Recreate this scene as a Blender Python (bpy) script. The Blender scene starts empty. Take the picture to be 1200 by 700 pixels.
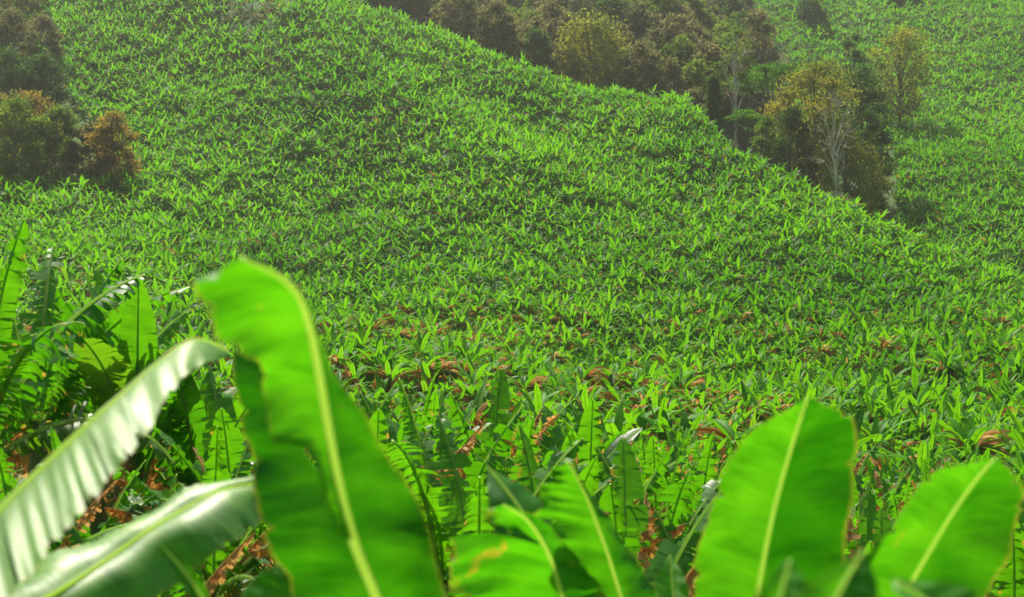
import bpy, math, random
import numpy as np
from mathutils import Vector

FX = 1650.0                      # focal length in photo pixels (1200 wide)
rad = math.radians
R0 = np.random.RandomState
sc = bpy.context.scene
COL = sc.collection
PI = math.pi

# ------------------------------------------------------------------ helpers
def P(u, v, y):
    """metres from the viewpoint for a direction and a distance"""
    return np.array([(u - 600.0) / FX * y, y, (350.0 - v) / FX * y])

def tag(o, label=None, cat=None, group=None, kind=None):
    if label: o['label'] = label
    if cat: o['category'] = cat
    if group: o['group'] = group
    if kind: o['kind'] = kind
    return o

def link(o, parent=None):
    COL.objects.link(o)
    if parent is not None: o.parent = parent
    return o

def empty(name, loc, rz=0.0, s=1.0):
    o = bpy.data.objects.new(name, None)
    o.empty_display_size = 0.3
    o.location = loc; o.rotation_euler = (0, 0, rz); o.scale = (s, s, s)
    return link(o)

class Geo:
    """quads only; per-vertex uv and a 3-float data attribute (dry, variation, rib)"""
    def __init__(s): s.V = []; s.F = []; s.U = []; s.D = []; s.n = 0
    def add(s, V, F, U=None, D=None):
        V = np.asarray(V, float).reshape(-1, 3); F = np.asarray(F, int).reshape(-1, 4)
        m = len(V)
        U = np.zeros((m, 2)) if U is None else np.asarray(U, float).reshape(-1, 2)
        if D is None: D = np.zeros((m, 3))
        D = np.asarray(D, float)
        if D.ndim == 1: D = np.tile(D, (m, 1))
        s.V.append(V); s.F.append(F + s.n); s.U.append(U); s.D.append(D); s.n += m
    def join(s):
        if len(s.V) > 1:
            s.V = [np.concatenate(s.V)]; s.F = [np.concatenate(s.F)]
            s.U = [np.concatenate(s.U)]; s.D = [np.concatenate(s.D)]
        return s.V[0], s.F[0], s.U[0], s.D[0]
    def extend(s, g):
        s.add(*g.join())
    def mesh(s, name, mat, smooth=True):
        V, F, U, D = s.join()
        me = bpy.data.meshes.new(name)
        me.vertices.add(len(V)); me.vertices.foreach_set('co', V.astype(np.float32).ravel())
        me.loops.add(F.size); me.loops.foreach_set('vertex_index', F.astype(np.int32).ravel())
        me.polygons.add(len(F))
        me.polygons.foreach_set('loop_start', np.arange(0, F.size, 4, dtype=np.int32))
        me.polygons.foreach_set('loop_total', np.full(len(F), 4, dtype=np.int32))
        if smooth: me.polygons.foreach_set('use_smooth', np.ones(len(F), dtype=bool))
        uv = me.uv_layers.new(name='UVMap')
        uv.data.foreach_set('uv', U[F.ravel()].astype(np.float32).ravel())
        a = me.attributes.new('leafdata', 'FLOAT_VECTOR', 'POINT')
        a.data.foreach_set('vector', D.astype(np.float32).ravel())
        me.update(calc_edges=True); me.validate()
        me.materials.append(mat)
        return me
    def obj(s, name, mat, parent=None, smooth=True):
        return link(bpy.data.objects.new(name, s.mesh(name, mat, smooth)), parent)

def grid_faces(a, b):
    i = np.arange(a - 1)[:, None] * b + np.arange(b - 1)[None, :]
    return np.stack([i, i + 1, i + b + 1, i + b], -1).reshape(-1, 4)

def catmull(pts, n):
    pts = np.asarray(pts, float)
    if len(pts) == 2:
        t = np.linspace(0, 1, n)[:, None]; return pts[0] * (1 - t) + pts[1] * t
    seg = np.r_[0, np.cumsum(np.linalg.norm(np.diff(pts, axis=0), axis=1))]; seg /= seg[-1]
    out = []
    for t in np.linspace(0, 1, n):
        k = min(max(np.searchsorted(seg, t, 'right') - 1, 0), len(pts) - 2)
        f = (t - seg[k]) / max(seg[k + 1] - seg[k], 1e-9)
        p1, p2 = pts[k], pts[k + 1]
        p0 = pts[k - 1] if k else 2 * p1 - p2
        p3 = pts[k + 2] if k + 2 < len(pts) else 2 * p2 - p1
        out.append(0.5 * ((2 * p1) + (p2 - p0) * f + (2 * p0 - 5 * p1 + 4 * p2 - p3) * f * f + (3 * p1 - p0 - 3 * p2 + p3) * f ** 3))
    return np.array(out)

def tube(g, path, radii, ns=6, D=None, flat=1.0):
    path = np.asarray(path, float); n = len(path)
    radii = np.broadcast_to(np.asarray(radii, float), (n,))
    d = np.gradient(path, axis=0); d /= np.maximum(np.linalg.norm(d, axis=1)[:, None], 1e-9)
    ref = np.array([1.0, 0.13, 0.0]) if abs(d[:, 0]).mean() < 0.8 else np.array([0, 0.2, 1.0])
    a = np.cross(d, ref); a /= np.linalg.norm(a, axis=1)[:, None]
    b = np.cross(d, a)
    th = np.linspace(0, 2 * PI, ns, endpoint=False)
    V = path[:, None, :] + radii[:, None, None] * (np.cos(th)[None, :, None] * a[:, None, :] + flat * np.sin(th)[None, :, None] * b[:, None, :])
    i = np.arange(n - 1)[:, None] * ns; j = np.arange(ns)[None, :]; j2 = (j + 1) % ns
    F = np.stack([i + j, i + j2, i + ns + j2, i + ns + j], -1).reshape(-1, 4)
    U = np.stack(np.broadcast_arrays(np.linspace(0, 1, n)[:, None], np.linspace(0, 1, ns)[None, :]), -1)
    g.add(V.reshape(-1, 3), F, U.reshape(-1, 2), D)

# ------------------------------------------------------------------ terrain
NY = [-150, -60, 0, 4, 10, 20, 30, 45, 60, 80]
CU = [-300, 0, 200, 400, 600, 700, 800, 860, 1000, 1200, 1500]
NZ = {-300: [20, 8, -1.7, -3.2, -3.4, -2.6, -3.6, -6.0, -8.0, -8.6],
      0:    [20, 8, -1.7, -3.3, -3.6, -3.0, -4.0, -6.4, -8.2, -8.6],
      200:  [20, 8, -1.7, -3.4, -4.1, -4.0, -4.8, -6.8, -8.2, -8.6],
      400:  [20, 8, -1.7, -3.4, -4.0, -4.6, -5.6, -7.2, -8.2, -8.7],
      600:  [20, 8, -1.7, -3.4, -4.0, -4.75, -5.9, -7.4, -8.4, -8.9],
      700:  [20, 8, -1.7, -3.4, -4.05, -4.9, -6.1, -7.65, -8.65, -9.05],
      860:  [20, 8, -1.7, -3.4, -4.5, -5.7, -6.8, -8.0, -9.0, -9.3],
      800:  [20, 8, -1.7, -3.4, -4.2, -5.2, -6.4, -7.9, -8.9, -9.2],
      1000: [20, 8, -1.7, -3.4, -4.5, -5.8, -7.0, -8.3, -9.3, -9.6],
      1200: [20, 8, -1.7, -3.4, -4.5, -5.8, -7.0, -8.4, -9.6, -10.0],
      1500: [20, 8, -1.7, -3.4, -4.5, -5.8, -7.0, -8.6, -9.8, -10.4]}
FAR = {-300: [(100, 460), (125, 415), (160, 335), (195, 262), (225, 180), (260, 90), (300, -20), (330, -80), (360, -120), (400, -150), (450, -165), (520, -150), (900, 80)],
       200:  [(100, 462), (125, 418), (160, 338), (195, 262), (225, 180), (260, 90), (298, -16), (325, -60), (355, -90), (395, -130), (440, -150), (520, -140), (900, 80)],
       400:  [(100, 466), (125, 424), (160, 345), (195, 262), (222, 184), (252, 90), (284, 2), (308, 32), (340, 24), (380, -20), (425, -70), (510, -120), (900, 80)],
       600:  [(100, 470), (125, 430), (160, 350), (190, 275), (215, 200), (240, 130), (262, 80), (285, 118), (315, 106), (350, 55), (395, -5), (500, -90), (900, 80)],
       700:  [(100, 474), (125, 434), (155, 366), (182, 298), (208, 225), (232, 160), (258, 112), (278, 135), (300, 120), (335, 80), (380, 25), (490, -60), (900, 80)],
       800:  [(100, 477), (125, 438), (150, 384), (175, 325), (200, 262), (225, 185), (250, 118), (272, 152), (295, 137), (325, 107), (370, 60), (480, -30), (900, 80)],
       860:  [(100, 479), (125, 440), (150, 386), (172, 330), (190, 280), (206, 232), (222, 186), (245, 235), (275, 205), (312, 150), (360, 85), (480, -28), (900, 80)],
       1000: [(100, 485), (125, 445), (145, 405), (162, 362), (178, 320), (192, 284), (205, 252), (225, 300), (250, 266), (290, 200), (335, 130), (470, -20), (900, 80)],
       1200: [(100, 502), (125, 460), (140, 436), (155, 408), (168, 384), (178, 358), (188, 336), (200, 352), (220, 318), (255, 232), (300, 150), (450, -10), (900, 80)],
       1500: [(100, 512), (125, 475), (140, 455), (150, 440), (160, 424), (168, 408), (176, 395), (188, 402), (210, 362), (250, 275), (300, 185), (450, 0), (900, 80)]}
FAR[0] = FAR[-300]
KY = np.array([NY + [p[0] for p in FAR[u]] for u in CU], float)
KZ = np.array([NZ[u] + [(350 - p[1]) / FX * p[0] for p in FAR[u]] for u in CU], float)

def terrain(x, y, rough=True):
    x = np.atleast_1d(np.asarray(x, float)); y = np.atleast_1d(np.asarray(y, float))
    u = np.clip(600 + FX * x / np.maximum(y, 14), -300, 1500)
    K = KY.shape[1]
    ky = np.stack([np.interp(u, CU, KY[:, k]) for k in range(K)], -1)
    kz = np.stack([np.interp(u, CU, KZ[:, k]) for k in range(K)], -1)
    yy = np.clip(y, ky[:, 0], ky[:, -1] - 1e-3)
    i = np.clip((ky <= yy[:, None]).sum(1) - 1, 0, K - 2)
    r = np.arange(len(x))
    y0, y1, z0, z1 = ky[r, i], ky[r, i + 1], kz[r, i], kz[r, i + 1]
    def slope(j):
        a = np.clip(j - 1, 0, K - 1); b = np.clip(j + 1, 0, K - 1)
        return (kz[r, b] - kz[r, a]) / (ky[r, b] - ky[r, a])
    h = y1 - y0; t = (yy - y0) / h
    m0, m1 = slope(i) * h, slope(i + 1) * h
    z = (2*t**3 - 3*t*t + 1)*z0 + (t**3 - 2*t*t + t)*m0 + (-2*t**3 + 3*t*t)*z1 + (t**3 - t*t)*m1
    if rough:
        w = np.clip((y - 60) / 60, 0, 1)
        z = z + w * (1.3*np.sin(x*.045 + y*.035 + 1.2*np.sin(x*.02)) + 0.9*np.sin(x*.11 + 1.3*np.sin(y*.05)) * np.sin(y*.083 + 1) + .45*np.sin(x*.31 + y*.17) * np.sin(y*.27 - x*.09))
        dx, dy = 63.0, -87.0; ln = math.hypot(dx, dy)
        d = ((y - 290) * dx - (x + 60) * dy) / ln            # signed distance from the fold line
        al = ((x + 60) * dx + (y - 290) * dy) / ln
        k_ = np.clip((al + 60) / 30, 0, 1) * np.clip((125 - al) / 40, 0, 1)
        z = z + k_ * (3.0 * np.exp(-(d / 11) ** 2) - 3.2 * np.exp(-((d - 20) / 10) ** 2))
        z = z + .08*np.sin(x*1.9 + y*.7) * np.sin(y*1.3 - x*.4)
    return np.minimum(z, 150 + .05 * z)

def gz(x, y): return float(terrain(x, y)[0])

# ------------------------------------------------------------------ materials
def new_mat(name):
    m = bpy.data.materials.new(name); m.use_nodes = True
    nt = m.node_tree; nt.nodes.clear()
    out = nt.nodes.new('ShaderNodeOutputMaterial')
    return m, nt, out
def N(nt, t, **k):
    n = nt.nodes.new(t)
    for a, b in k.items():
        if a in n.inputs.keys(): n.inputs[a].default_value = b
        else: setattr(n, a, b)
    return n
def mixc(nt, fac, a, b, mode='MIX'):
    n = nt.nodes.new('ShaderNodeMix'); n.data_type = 'RGBA'; n.blend_type = mode
    for s, v in ((n.inputs[0], fac), (n.inputs[6], a), (n.inputs[7], b)):
        if isinstance(v, bpy.types.NodeSocket): nt.links.new(v, s)
        elif isinstance(v, (tuple, list)): s.default_value = (*v, 1)
        else: s.default_value = v
    return n.outputs[2]
def math_(nt, op, a, b=0.0, c=None, clamp=False):
    n = nt.nodes.new('ShaderNodeMath'); n.operation = op; n.use_clamp = clamp
    for s, v in zip(n.inputs, (a, b, c)):
        if v is None: continue
        if isinstance(v, bpy.types.NodeSocket): nt.links.new(v, s)
        else: s.default_value = v
    return n.outputs[0]
def ramp(nt, fac, stops):
    n = nt.nodes.new('ShaderNodeValToRGB'); nt.links.new(fac, n.inputs[0])
    el = n.color_ramp.elements
    while len(el) < len(stops): el.new(.5)
    for e, (p, c) in zip(el, stops): e.position = p; e.color = (*c, 1)
    return n.outputs[0]

def leaf_mat(name, green=(0.008, .085, .002), lime=(.065, .27, .003), trans=(.10, .48, .002), hero=False,
             rough=.5, spec=.12, tfac=.45, blot=0.0):
    m, nt, out = new_mat(name); L = nt.links.new
    at = N(nt, 'ShaderNodeAttribute', attribute_name='leafdata')
    sep = N(nt, 'ShaderNodeSeparateXYZ'); L(at.outputs['Vector'], sep.inputs[0])
    dry, var, rib = sep.outputs
    oi = N(nt, 'ShaderNodeObjectInfo')
    geo = N(nt, 'ShaderNodeNewGeometry')
    noi = N(nt, 'ShaderNodeTexNoise', Scale=(7.0 if hero else 1.3)); noi.inputs['Detail'].default_value = 4
    L(geo.outputs['Position'], noi.inputs['Vector'])
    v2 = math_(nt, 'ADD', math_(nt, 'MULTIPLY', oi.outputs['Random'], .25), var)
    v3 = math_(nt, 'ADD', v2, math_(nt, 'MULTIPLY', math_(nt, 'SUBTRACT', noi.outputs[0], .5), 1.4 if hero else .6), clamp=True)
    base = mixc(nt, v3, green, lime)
    tr = mixc(nt, v3, tuple(c * .55 for c in trans), tuple(min(1, c * k) for c, k in zip(trans, (2.0, 1.15, 1.3))))
    # veins: fine stripes running from the midrib to the margin
    uvn = N(nt, 'ShaderNodeUVMap', uv_map='UVMap')
    mp = N(nt, 'ShaderNodeMapping'); mp.inputs['Scale'].default_value = (60 if hero else 26, 1.2, 1)
    L(uvn.outputs[0], mp.inputs[0])
    vn = N(nt, 'ShaderNodeTexNoise', Scale=1.0); vn.inputs['Detail'].default_value = 5; vn.inputs['Roughness'].default_value = .65
    L(mp.outputs[0], vn.inputs['Vector'])
    st = ramp(nt, vn.outputs[0], [(.3, (.6, .66, .6)), (.5, (1, 1, 1)), (.7, (1.3, 1.18, 1.1))])
    base = mixc(nt, .8, base, st, 'MULTIPLY'); tr = mixc(nt, .8, tr, st, 'MULTIPLY')
    if hero:
        mp2 = N(nt, 'ShaderNodeMapping'); mp2.inputs['Scale'].default_value = (13, .7, 1); L(uvn.outputs[0], mp2.inputs[0])
        bn = N(nt, 'ShaderNodeTexNoise', Scale=1.0); bn.inputs['Detail'].default_value = 3; L(mp2.outputs[0], bn.inputs['Vector'])
        bd = ramp(nt, bn.outputs[0], [(.32, (.55, .68, .6)), (.5, (1, 1, 1)), (.68, (1.35, 1.12, 1.2))])
        base = mixc(nt, .8, base, bd, 'MULTIPLY'); tr = mixc(nt, .8, tr, bd, 'MULTIPLY')
        # yellowed margin
        sp2 = N(nt, 'ShaderNodeSeparateXYZ'); L(uvn.outputs[0], sp2.inputs[0])
        ed = math_(nt, 'MULTIPLY', math_(nt, 'SUBTRACT', sp2.outputs[1], .955), 22, clamp=True)
        base = mixc(nt, math_(nt, 'MULTIPLY', ed, .7), base, (.35, .28, .04)); tr = mixc(nt, math_(nt, 'MULTIPLY', ed, .7), tr, (.5, .42, .04))
        b2 = N(nt, 'ShaderNodeTexNoise', Scale=9.0); b2.inputs['Detail'].default_value = 3
        L(geo.outputs['Position'], b2.inputs['Vector'])
        bl = math_(nt, 'MULTIPLY', math_(nt, 'SUBTRACT', b2.outputs[0], .68 - blot), 5, clamp=True)
        bl = math_(nt, 'MULTIPLY', bl, math_(nt, 'GREATER_THAN', sp2.outputs[1], .35))
        base = mixc(nt, bl, base, (.5, .30, .03)); tr = mixc(nt, bl, tr, (.62, .36, .03))
        b3 = N(nt, 'ShaderNodeTexNoise', Scale=45.0); b3.inputs['Detail'].default_value = 2
        L(geo.outputs['Position'], b3.inputs['Vector'])
        sp = math_(nt, 'MULTIPLY', math_(nt, 'SUBTRACT', b3.outputs[0], .72), 12, clamp=True)
        base = mixc(nt, sp, base, (.2, .10, .02)); tr = mixc(nt, sp, tr, (.3, .2, .02))
    dcol = mixc(nt, math_(nt, 'FRACT', math_(nt, 'MULTIPLY', var, 7.3)), (.40, .17, .045), (.68, .50, .20))
    yel = mixc(nt, math_(nt, 'MULTIPLY', dry, 2.2, clamp=True), base, (.33, .25, .03))
    base = mixc(nt, math_(nt, 'MULTIPLY', math_(nt, 'SUBTRACT', dry, .4), 2.5, clamp=True), yel, dcol)
    tyel = mixc(nt, math_(nt, 'MULTIPLY', dry, 2.2, clamp=True), tr, (.55, .40, .03))
    tr = mixc(nt, math_(nt, 'MULTIPLY', math_(nt, 'SUBTRACT', dry, .4), 2.5, clamp=True), tyel, mixc(nt, .5, dcol, (.65, .28, .05)))
    base = mixc(nt, rib, base, (.52, .66, .28)); tr = mixc(nt, rib, tr, (.5, .7, .2))
    pb = N(nt, 'ShaderNodeBsdfPrincipled'); L(base, pb.inputs['Base Color'])
    L(math_(nt, 'ADD', math_(nt, 'MULTIPLY', dry, .4), rough), pb.inputs['Roughness'])
    pb.inputs['Specular IOR Level'].default_value = spec
    bmp = N(nt, 'ShaderNodeBump', Strength=.35 if hero else .3, Distance=.004 if hero else .01)
    L(vn.outputs[0], bmp.inputs['Height']); L(bmp.outputs[0], pb.inputs['Normal'])
    tl = N(nt, 'ShaderNodeBsdfTranslucent'); L(tr, tl.inputs[0]); L(bmp.outputs[0], tl.inputs['Normal'])
    mx = N(nt, 'ShaderNodeMixShader'); L(math_(nt, 'ADD', math_(nt, 'MULTIPLY', rib, .4), tfac), mx.inputs[0])
    L(pb.outputs[0], mx.inputs[1]); L(tl.outputs[0], mx.inputs[2]); L(mx.outputs[0], out.inputs[0])
    return m

def simple_leaf(name, c1, c2, t=.35, rough=.6):
    """tree foliage: leafdata y = variation between two leaf colours"""
    m, nt, out = new_mat(name); L = nt.links.new
    at = N(nt, 'ShaderNodeAttribute', attribute_name='leafdata')
    sep = N(nt, 'ShaderNodeSeparateXYZ'); L(at.outputs['Vector'], sep.inputs[0])
    oi = N(nt, 'ShaderNodeObjectInfo')
    f = math_(nt, 'ADD', math_(nt, 'MULTIPLY', math_(nt, 'SUBTRACT', oi.outputs['Random'], .5), .4), sep.outputs[1], clamp=True)
    c = mixc(nt, f, c1, c2)
    pb = N(nt, 'ShaderNodeBsdfPrincipled', Roughness=rough); L(c, pb.inputs['Base Color'])
    pb.inputs['Specular IOR Level'].default_value = .08
    tl = N(nt, 'ShaderNodeBsdfTranslucent'); L(mixc(nt, 1.0, c, (1.5, 1.5, 1.0), 'MULTIPLY'), tl.inputs[0])
    mx = N(nt, 'ShaderNodeMixShader'); mx.inputs[0].default_value = t
    L(pb.outputs[0], mx.inputs[1]); L(tl.outputs[0], mx.inputs[2]); L(mx.outputs[0], out.inputs[0])
    return m

def bark_mat(name, c1, c2, scale=6.0):
    m, nt, out = new_mat(name); L = nt.links.new
    geo = N(nt, 'ShaderNodeTexCoord')
    mp = N(nt, 'ShaderNodeMapping'); mp.inputs['Scale'].default_value = (scale, scale, scale * .25); L(geo.outputs['Object'], mp.inputs[0])
    n = N(nt, 'ShaderNodeTexNoise', Scale=1.0); n.inputs['Detail'].default_value = 5; L(mp.outputs[0], n.inputs['Vector'])
    c = ramp(nt, n.outputs[0], [(.35, c1), (.65, c2)])
    pb = N(nt, 'ShaderNodeBsdfPrincipled', Roughness=.8); L(c, pb.inputs['Base Color'])
    b = N(nt, 'ShaderNodeBump', Strength=.5, Distance=.02); L(n.outputs[0], b.inputs['Height']); L(b.outputs[0], pb.inputs['Normal'])
    L(pb.outputs[0], out.inputs[0])
    return m

def ground_mat():
    m, nt, out = new_mat('hillside_soil'); L = nt.links.new
    g = N(nt, 'ShaderNodeNewGeometry')
    n1 = N(nt, 'ShaderNodeTexNoise', Scale=.05); n1.inputs['Detail'].default_value = 6
    n2 = N(nt, 'ShaderNodeTexNoise', Scale=1.7); n2.inputs['Detail'].default_value = 8
    L(g.outputs['Position'], n1.inputs['Vector']); L(g.outputs['Position'], n2.inputs['Vector'])
    soil = ramp(nt, n2.outputs[0], [(.3, (.02, .05, .006)), (.5, (.045, .075, .012)), (.7, (.09, .08, .022))])
    grass = ramp(nt, n2.outputs[0], [(.3, (.016, .07, .005)), (.7, (.04, .15, .010))])
    c = mixc(nt, ramp(nt, n1.outputs[0], [(.48, (0, 0, 0)), (.66, (1, 1, 1))]), grass, soil)
    pb = N(nt, 'ShaderNodeBsdfPrincipled', Roughness=.95); L(c, pb.inputs['Base Color'])
    b = N(nt, 'ShaderNodeBump', Strength=.8, Distance=.15); L(n2.outputs[0], b.inputs['Height']); L(b.outputs[0], pb.inputs['Normal'])
    L(pb.outputs[0], out.inputs[0])
    return m

M_FIELD = leaf_mat('banana_leaf_field')
M_NEAR = leaf_mat('banana_leaf_near', green=(.010, .085, .004), lime=(.05, .22, .006), trans=(.08, .46, .003), rough=.42, spec=.4, tfac=.45)
M_HERO = leaf_mat('banana_leaf_close', green=(.010, .13, .002), lime=(.06, .27, .006), trans=(.06, .45, .003), hero=True, rough=.5, spec=.3)
M_HERO_B = leaf_mat('banana_leaf_blotched', green=(.010, .13, .002), lime=(.06, .27, .006), trans=(.06, .50, .003), hero=True, rough=.5, spec=.3, blot=.10)
M_GLOSS = leaf_mat('banana_leaf_gloss_painted_sheen', green=(.07, .24, .01), lime=(.20, .42, .05), trans=(.08, .48, .004), hero=True, rough=.48, spec=.85, tfac=.4)  # base lightened to paint in sun sheen, on top of the real gloss
M_STEM = bark_mat('banana_pseudostem', (.10, .16, .03), (.22, .15, .07), 5)
M_GROUND = ground_mat()
def rib_mat():
    m, nt, out = new_mat('pale_midrib')
    pb = N(nt, 'ShaderNodeBsdfPrincipled', Roughness=.35)
    pb.inputs['Base Color'].default_value = (.68, .80, .38, 1)
    tl = N(nt, 'ShaderNodeBsdfTranslucent'); tl.inputs[0].default_value = (.75, .92, .28, 1)
    mx = N(nt, 'ShaderNodeMixShader'); mx.inputs[0].default_value = .8
    nt.links.new(pb.outputs[0], mx.inputs[1]); nt.links.new(tl.outputs[0], mx.inputs[2]); nt.links.new(mx.outputs[0], out.inputs[0])
    return m
M_RIB = rib_mat()

# ------------------------------------------------------------------ ground
def axis(parts):
    out = []
    for a, b, st in parts: out.append(np.arange(a, b, st))
    return np.concatenate(out + [[parts[-1][1]]])
xs = axis([(-900, -260, 40), (-260, -60, 3), (-60, 60, 1.2), (60, 260, 3), (260, 900, 40)])
ys = axis([(-190, -40, 12), (-40, 110, 1.2), (110, 460, 2.5), (460, 1000, 30)])
X, Y = np.meshgrid(xs, ys, indexing='xy')
Z = terrain(X.ravel(), Y.ravel())
g = Geo(); g.add(np.stack([X.ravel(), Y.ravel(), Z], -1), grid_faces(len(ys), len(xs)))
tag(g.obj('terrain', M_GROUND), kind='structure')

# ------------------------------------------------------------------ banana leaves
def leaf_geo(rng, L, W, az, elev, droop, base, mode='solid', nseg=6, fold=.35, dry=0.0, var=.5, roll=0.0, rib=True, strips=16, torn=.5, pet=.1):
    """a banana leaf: an arching midrib with two half blades, whole or split into hanging strips"""
    g = Geo()
    n = max(nseg * 2, 9) if mode == 'solid' else 25
    t = np.linspace(0, 1, n)
    e = elev - droop * t ** 1.4
    dr = np.stack([np.cos(e) * math.cos(az), np.cos(e) * math.sin(az), np.sin(e)], -1)
    pts = base + np.r_[np.zeros((1, 3)), np.cumsum((dr[1:] + dr[:-1]) / 2 * L / (n - 1), axis=0)]
    side = np.array([math.sin(az), -math.cos(az), 0.0])
    up = np.cross(np.tile(side, (n, 1)), dr)
    rl = roll * t
    S = side[None] * np.cos(rl)[:, None] + up * np.sin(rl)[:, None]
    U = np.cross(S, dr)
    tt = np.clip((t - pet) / (1 - pet), 0, 1)
    wf = lambda q: np.minimum(1, np.clip(q, 0, 1) / .16) ** .75 * np.clip(1 - np.clip(q, 0, 1) ** 3.5, 0, 1) ** .62
    at = lambda A, q: np.stack([np.interp(q, t, A[:, k]) for k in range(3)], -1)
    D0 = np.array([dry, var, 0.0])
    for sgn in (-1, 1):
        if mode == 'solid':
            q = np.linspace(pet, 1, nseg + 1)
            qq = (q - pet) / (1 - pet)
            w = W / 2 * wf(qq)
            w = w * (1 + rng.uniform(-.12, .08, len(w)))
            fo = fold + rng.uniform(-.12, .12, len(w))
            p0 = at(pts, q); s = at(S, q) * sgn; u = at(U, q)
            pm = p0 + .5 * w[:, None] * (s * np.cos(fo)[:, None] + u * np.sin(fo)[:, None])
            fe = fo - .45
            pe = pm + .5 * w[:, None] * (s * np.cos(fe)[:, None] + u * np.sin(fe)[:, None])
            V = np.stack([p0, pm, pe], 1).reshape(-1, 3)
            uv = np.stack([np.repeat(q, 3), np.tile([0, .5, 1], len(q))], -1)
            g.add(V, grid_faces(len(q), 3), uv, D0)
        else:
            ed = np.linspace(pet, 1, strips + 1)
            ed[1:-1] += rng.uniform(-.3, .3, strips - 1) / strips
            run = rng.rand() < torn
            for a, b in zip(ed[:-1], ed[1:]):
                k = 4
                if rng.rand() < .3: run = rng.rand() < torn
                c = run and rng.rand() < .92
                q = np.array([a, b]); qq = (q - pet) / (1 - pet)
                w = W / 2 * wf((qq.mean() + (qq - qq.mean()) * (.7 if c else 1))) * (rng.uniform(.75, 1.08) if c else rng.uniform(.97, 1.03))
                f0 = fold + (rng.uniform(-.5, .15) if c else rng.uniform(-.06, .06))
                dr_ = rng.uniform(.8, 2.0) if c else rng.uniform(.3, .5)
                gap = rng.choice([rng.uniform(.04, .15), rng.uniform(.15, .45)]) if c else rng.uniform(-.03, .02)
                sl = .35 * W / L
                rows = []
                pos = at(pts, q); s = at(S, q) * sgn; u = at(U, q)
                for j in range(k):
                    x = j / (k - 1)
                    if j:
                        f = f0 - dr_ * x
                        pos = pos + (w / (k - 1))[:, None] * (s * math.cos(f) + u * math.sin(f)) + at(dr, q) * (w[:, None] * sl / (k - 1))
                    m_ = pos.mean(0)
                    rows.append(m_ + (pos - m_) * (1 - gap * x ** 1.5 - (.15 if x == 1 and c else 0)))
                V = np.stack(rows, 1).reshape(-1, 3)
                dd = D0.copy(); dd[1] = np.clip(var + rng.uniform(-.15, .15), 0, 1)
                DD = np.tile(dd, (2 * k, 1))
                if c and rng.rand() < .13: DD[[k - 1, 2 * k - 1], 0] = max(dry, .6)
                uv = np.stack([np.repeat(q, k), np.tile(np.linspace(0, 1, k), 2)], -1)
                g.add(V, grid_faces(2, k), uv, DD)
    if rib:
        m = n if mode != 'solid' else 6
        q = np.linspace(0, 1, m)
        tube(g, at(pts, q) + at(U, q) * .004, np.linspace(.034, .009, m) * (W / .55) , 4 if mode != 'solid' else 3, np.array([dry, var, 1.0 - dry]))
    return g

def plant_recipe(rng, style, H=2.0):
    """list of leaf specs from youngest to oldest"""
    out = []
    n = {'upright': 7, 'full': 10, 'shredded': 9, 'dry': 7, 'sucker': 4}[style]
    a0 = rng.uniform(0, 2 * PI)
    for k in range(n):
        f = k / max(n - 1, 1)
        az = a0 + k * 2.4 + rng.uniform(-.3, .3)
        el = rad(84 - 38 * f + rng.uniform(-6, 6))
        dp = rad(12 + 78 * f ** 1.2 + rng.uniform(-8, 14))
        if style == 'upright': el = rad(84 - 16 * f + rng.uniform(-5, 5)); dp = rad(8 + 38 * f + rng.uniform(-5, 10))
        if style == 'shredded': el = rad(84 - 40 * f + rng.uniform(-6, 6)); dp = rad(25 + 72 * f + rng.uniform(-8, 14))
        if style == 'sucker': el = rad(86 - 18 * f); dp = rad(6 + 30 * f)
        out.append(dict(L=rng.uniform(1.7, 2.3) * (1 - .12 * f), W=rng.uniform(.42, .58) * (.8 if k == 0 else 1), az=az, elev=el, droop=dp, fold=rng.uniform(.15, .6),
                        var=float(np.clip(.75 - .5 * f + rng.uniform(-.25, .25), 0, 1)), roll=rng.uniform(-.6, .6),
                        torn={'upright': .12, 'full': .45, 'shredded': .95, 'dry': .7, 'sucker': .03}[style],
                        dry=0.0 if rng.rand() > .2 * f else .06, kind='leaf'))
    nd = {'upright': 1, 'full': 2, 'shredded': 3, 'dry': 12, 'sucker': 0}[style]
    for k in range(nd):
        up = rng.rand() < .5
        out.append(dict(L=rng.uniform(1.3, 2.2), W=rng.uniform(.3, .55), az=rng.uniform(0, 2 * PI), elev=rad(rng.uniform(62, 88) if up else rng.uniform(20, 60)), droop=rad(rng.uniform(25, 90) if up else rng.uniform(70, 150)),
                        fold=-.8, var=rng.rand(), roll=rng.uniform(-1, 1), torn=1.0, dry=rng.uniform(.75, 1), kind='dry_leaf'))
    return out

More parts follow.
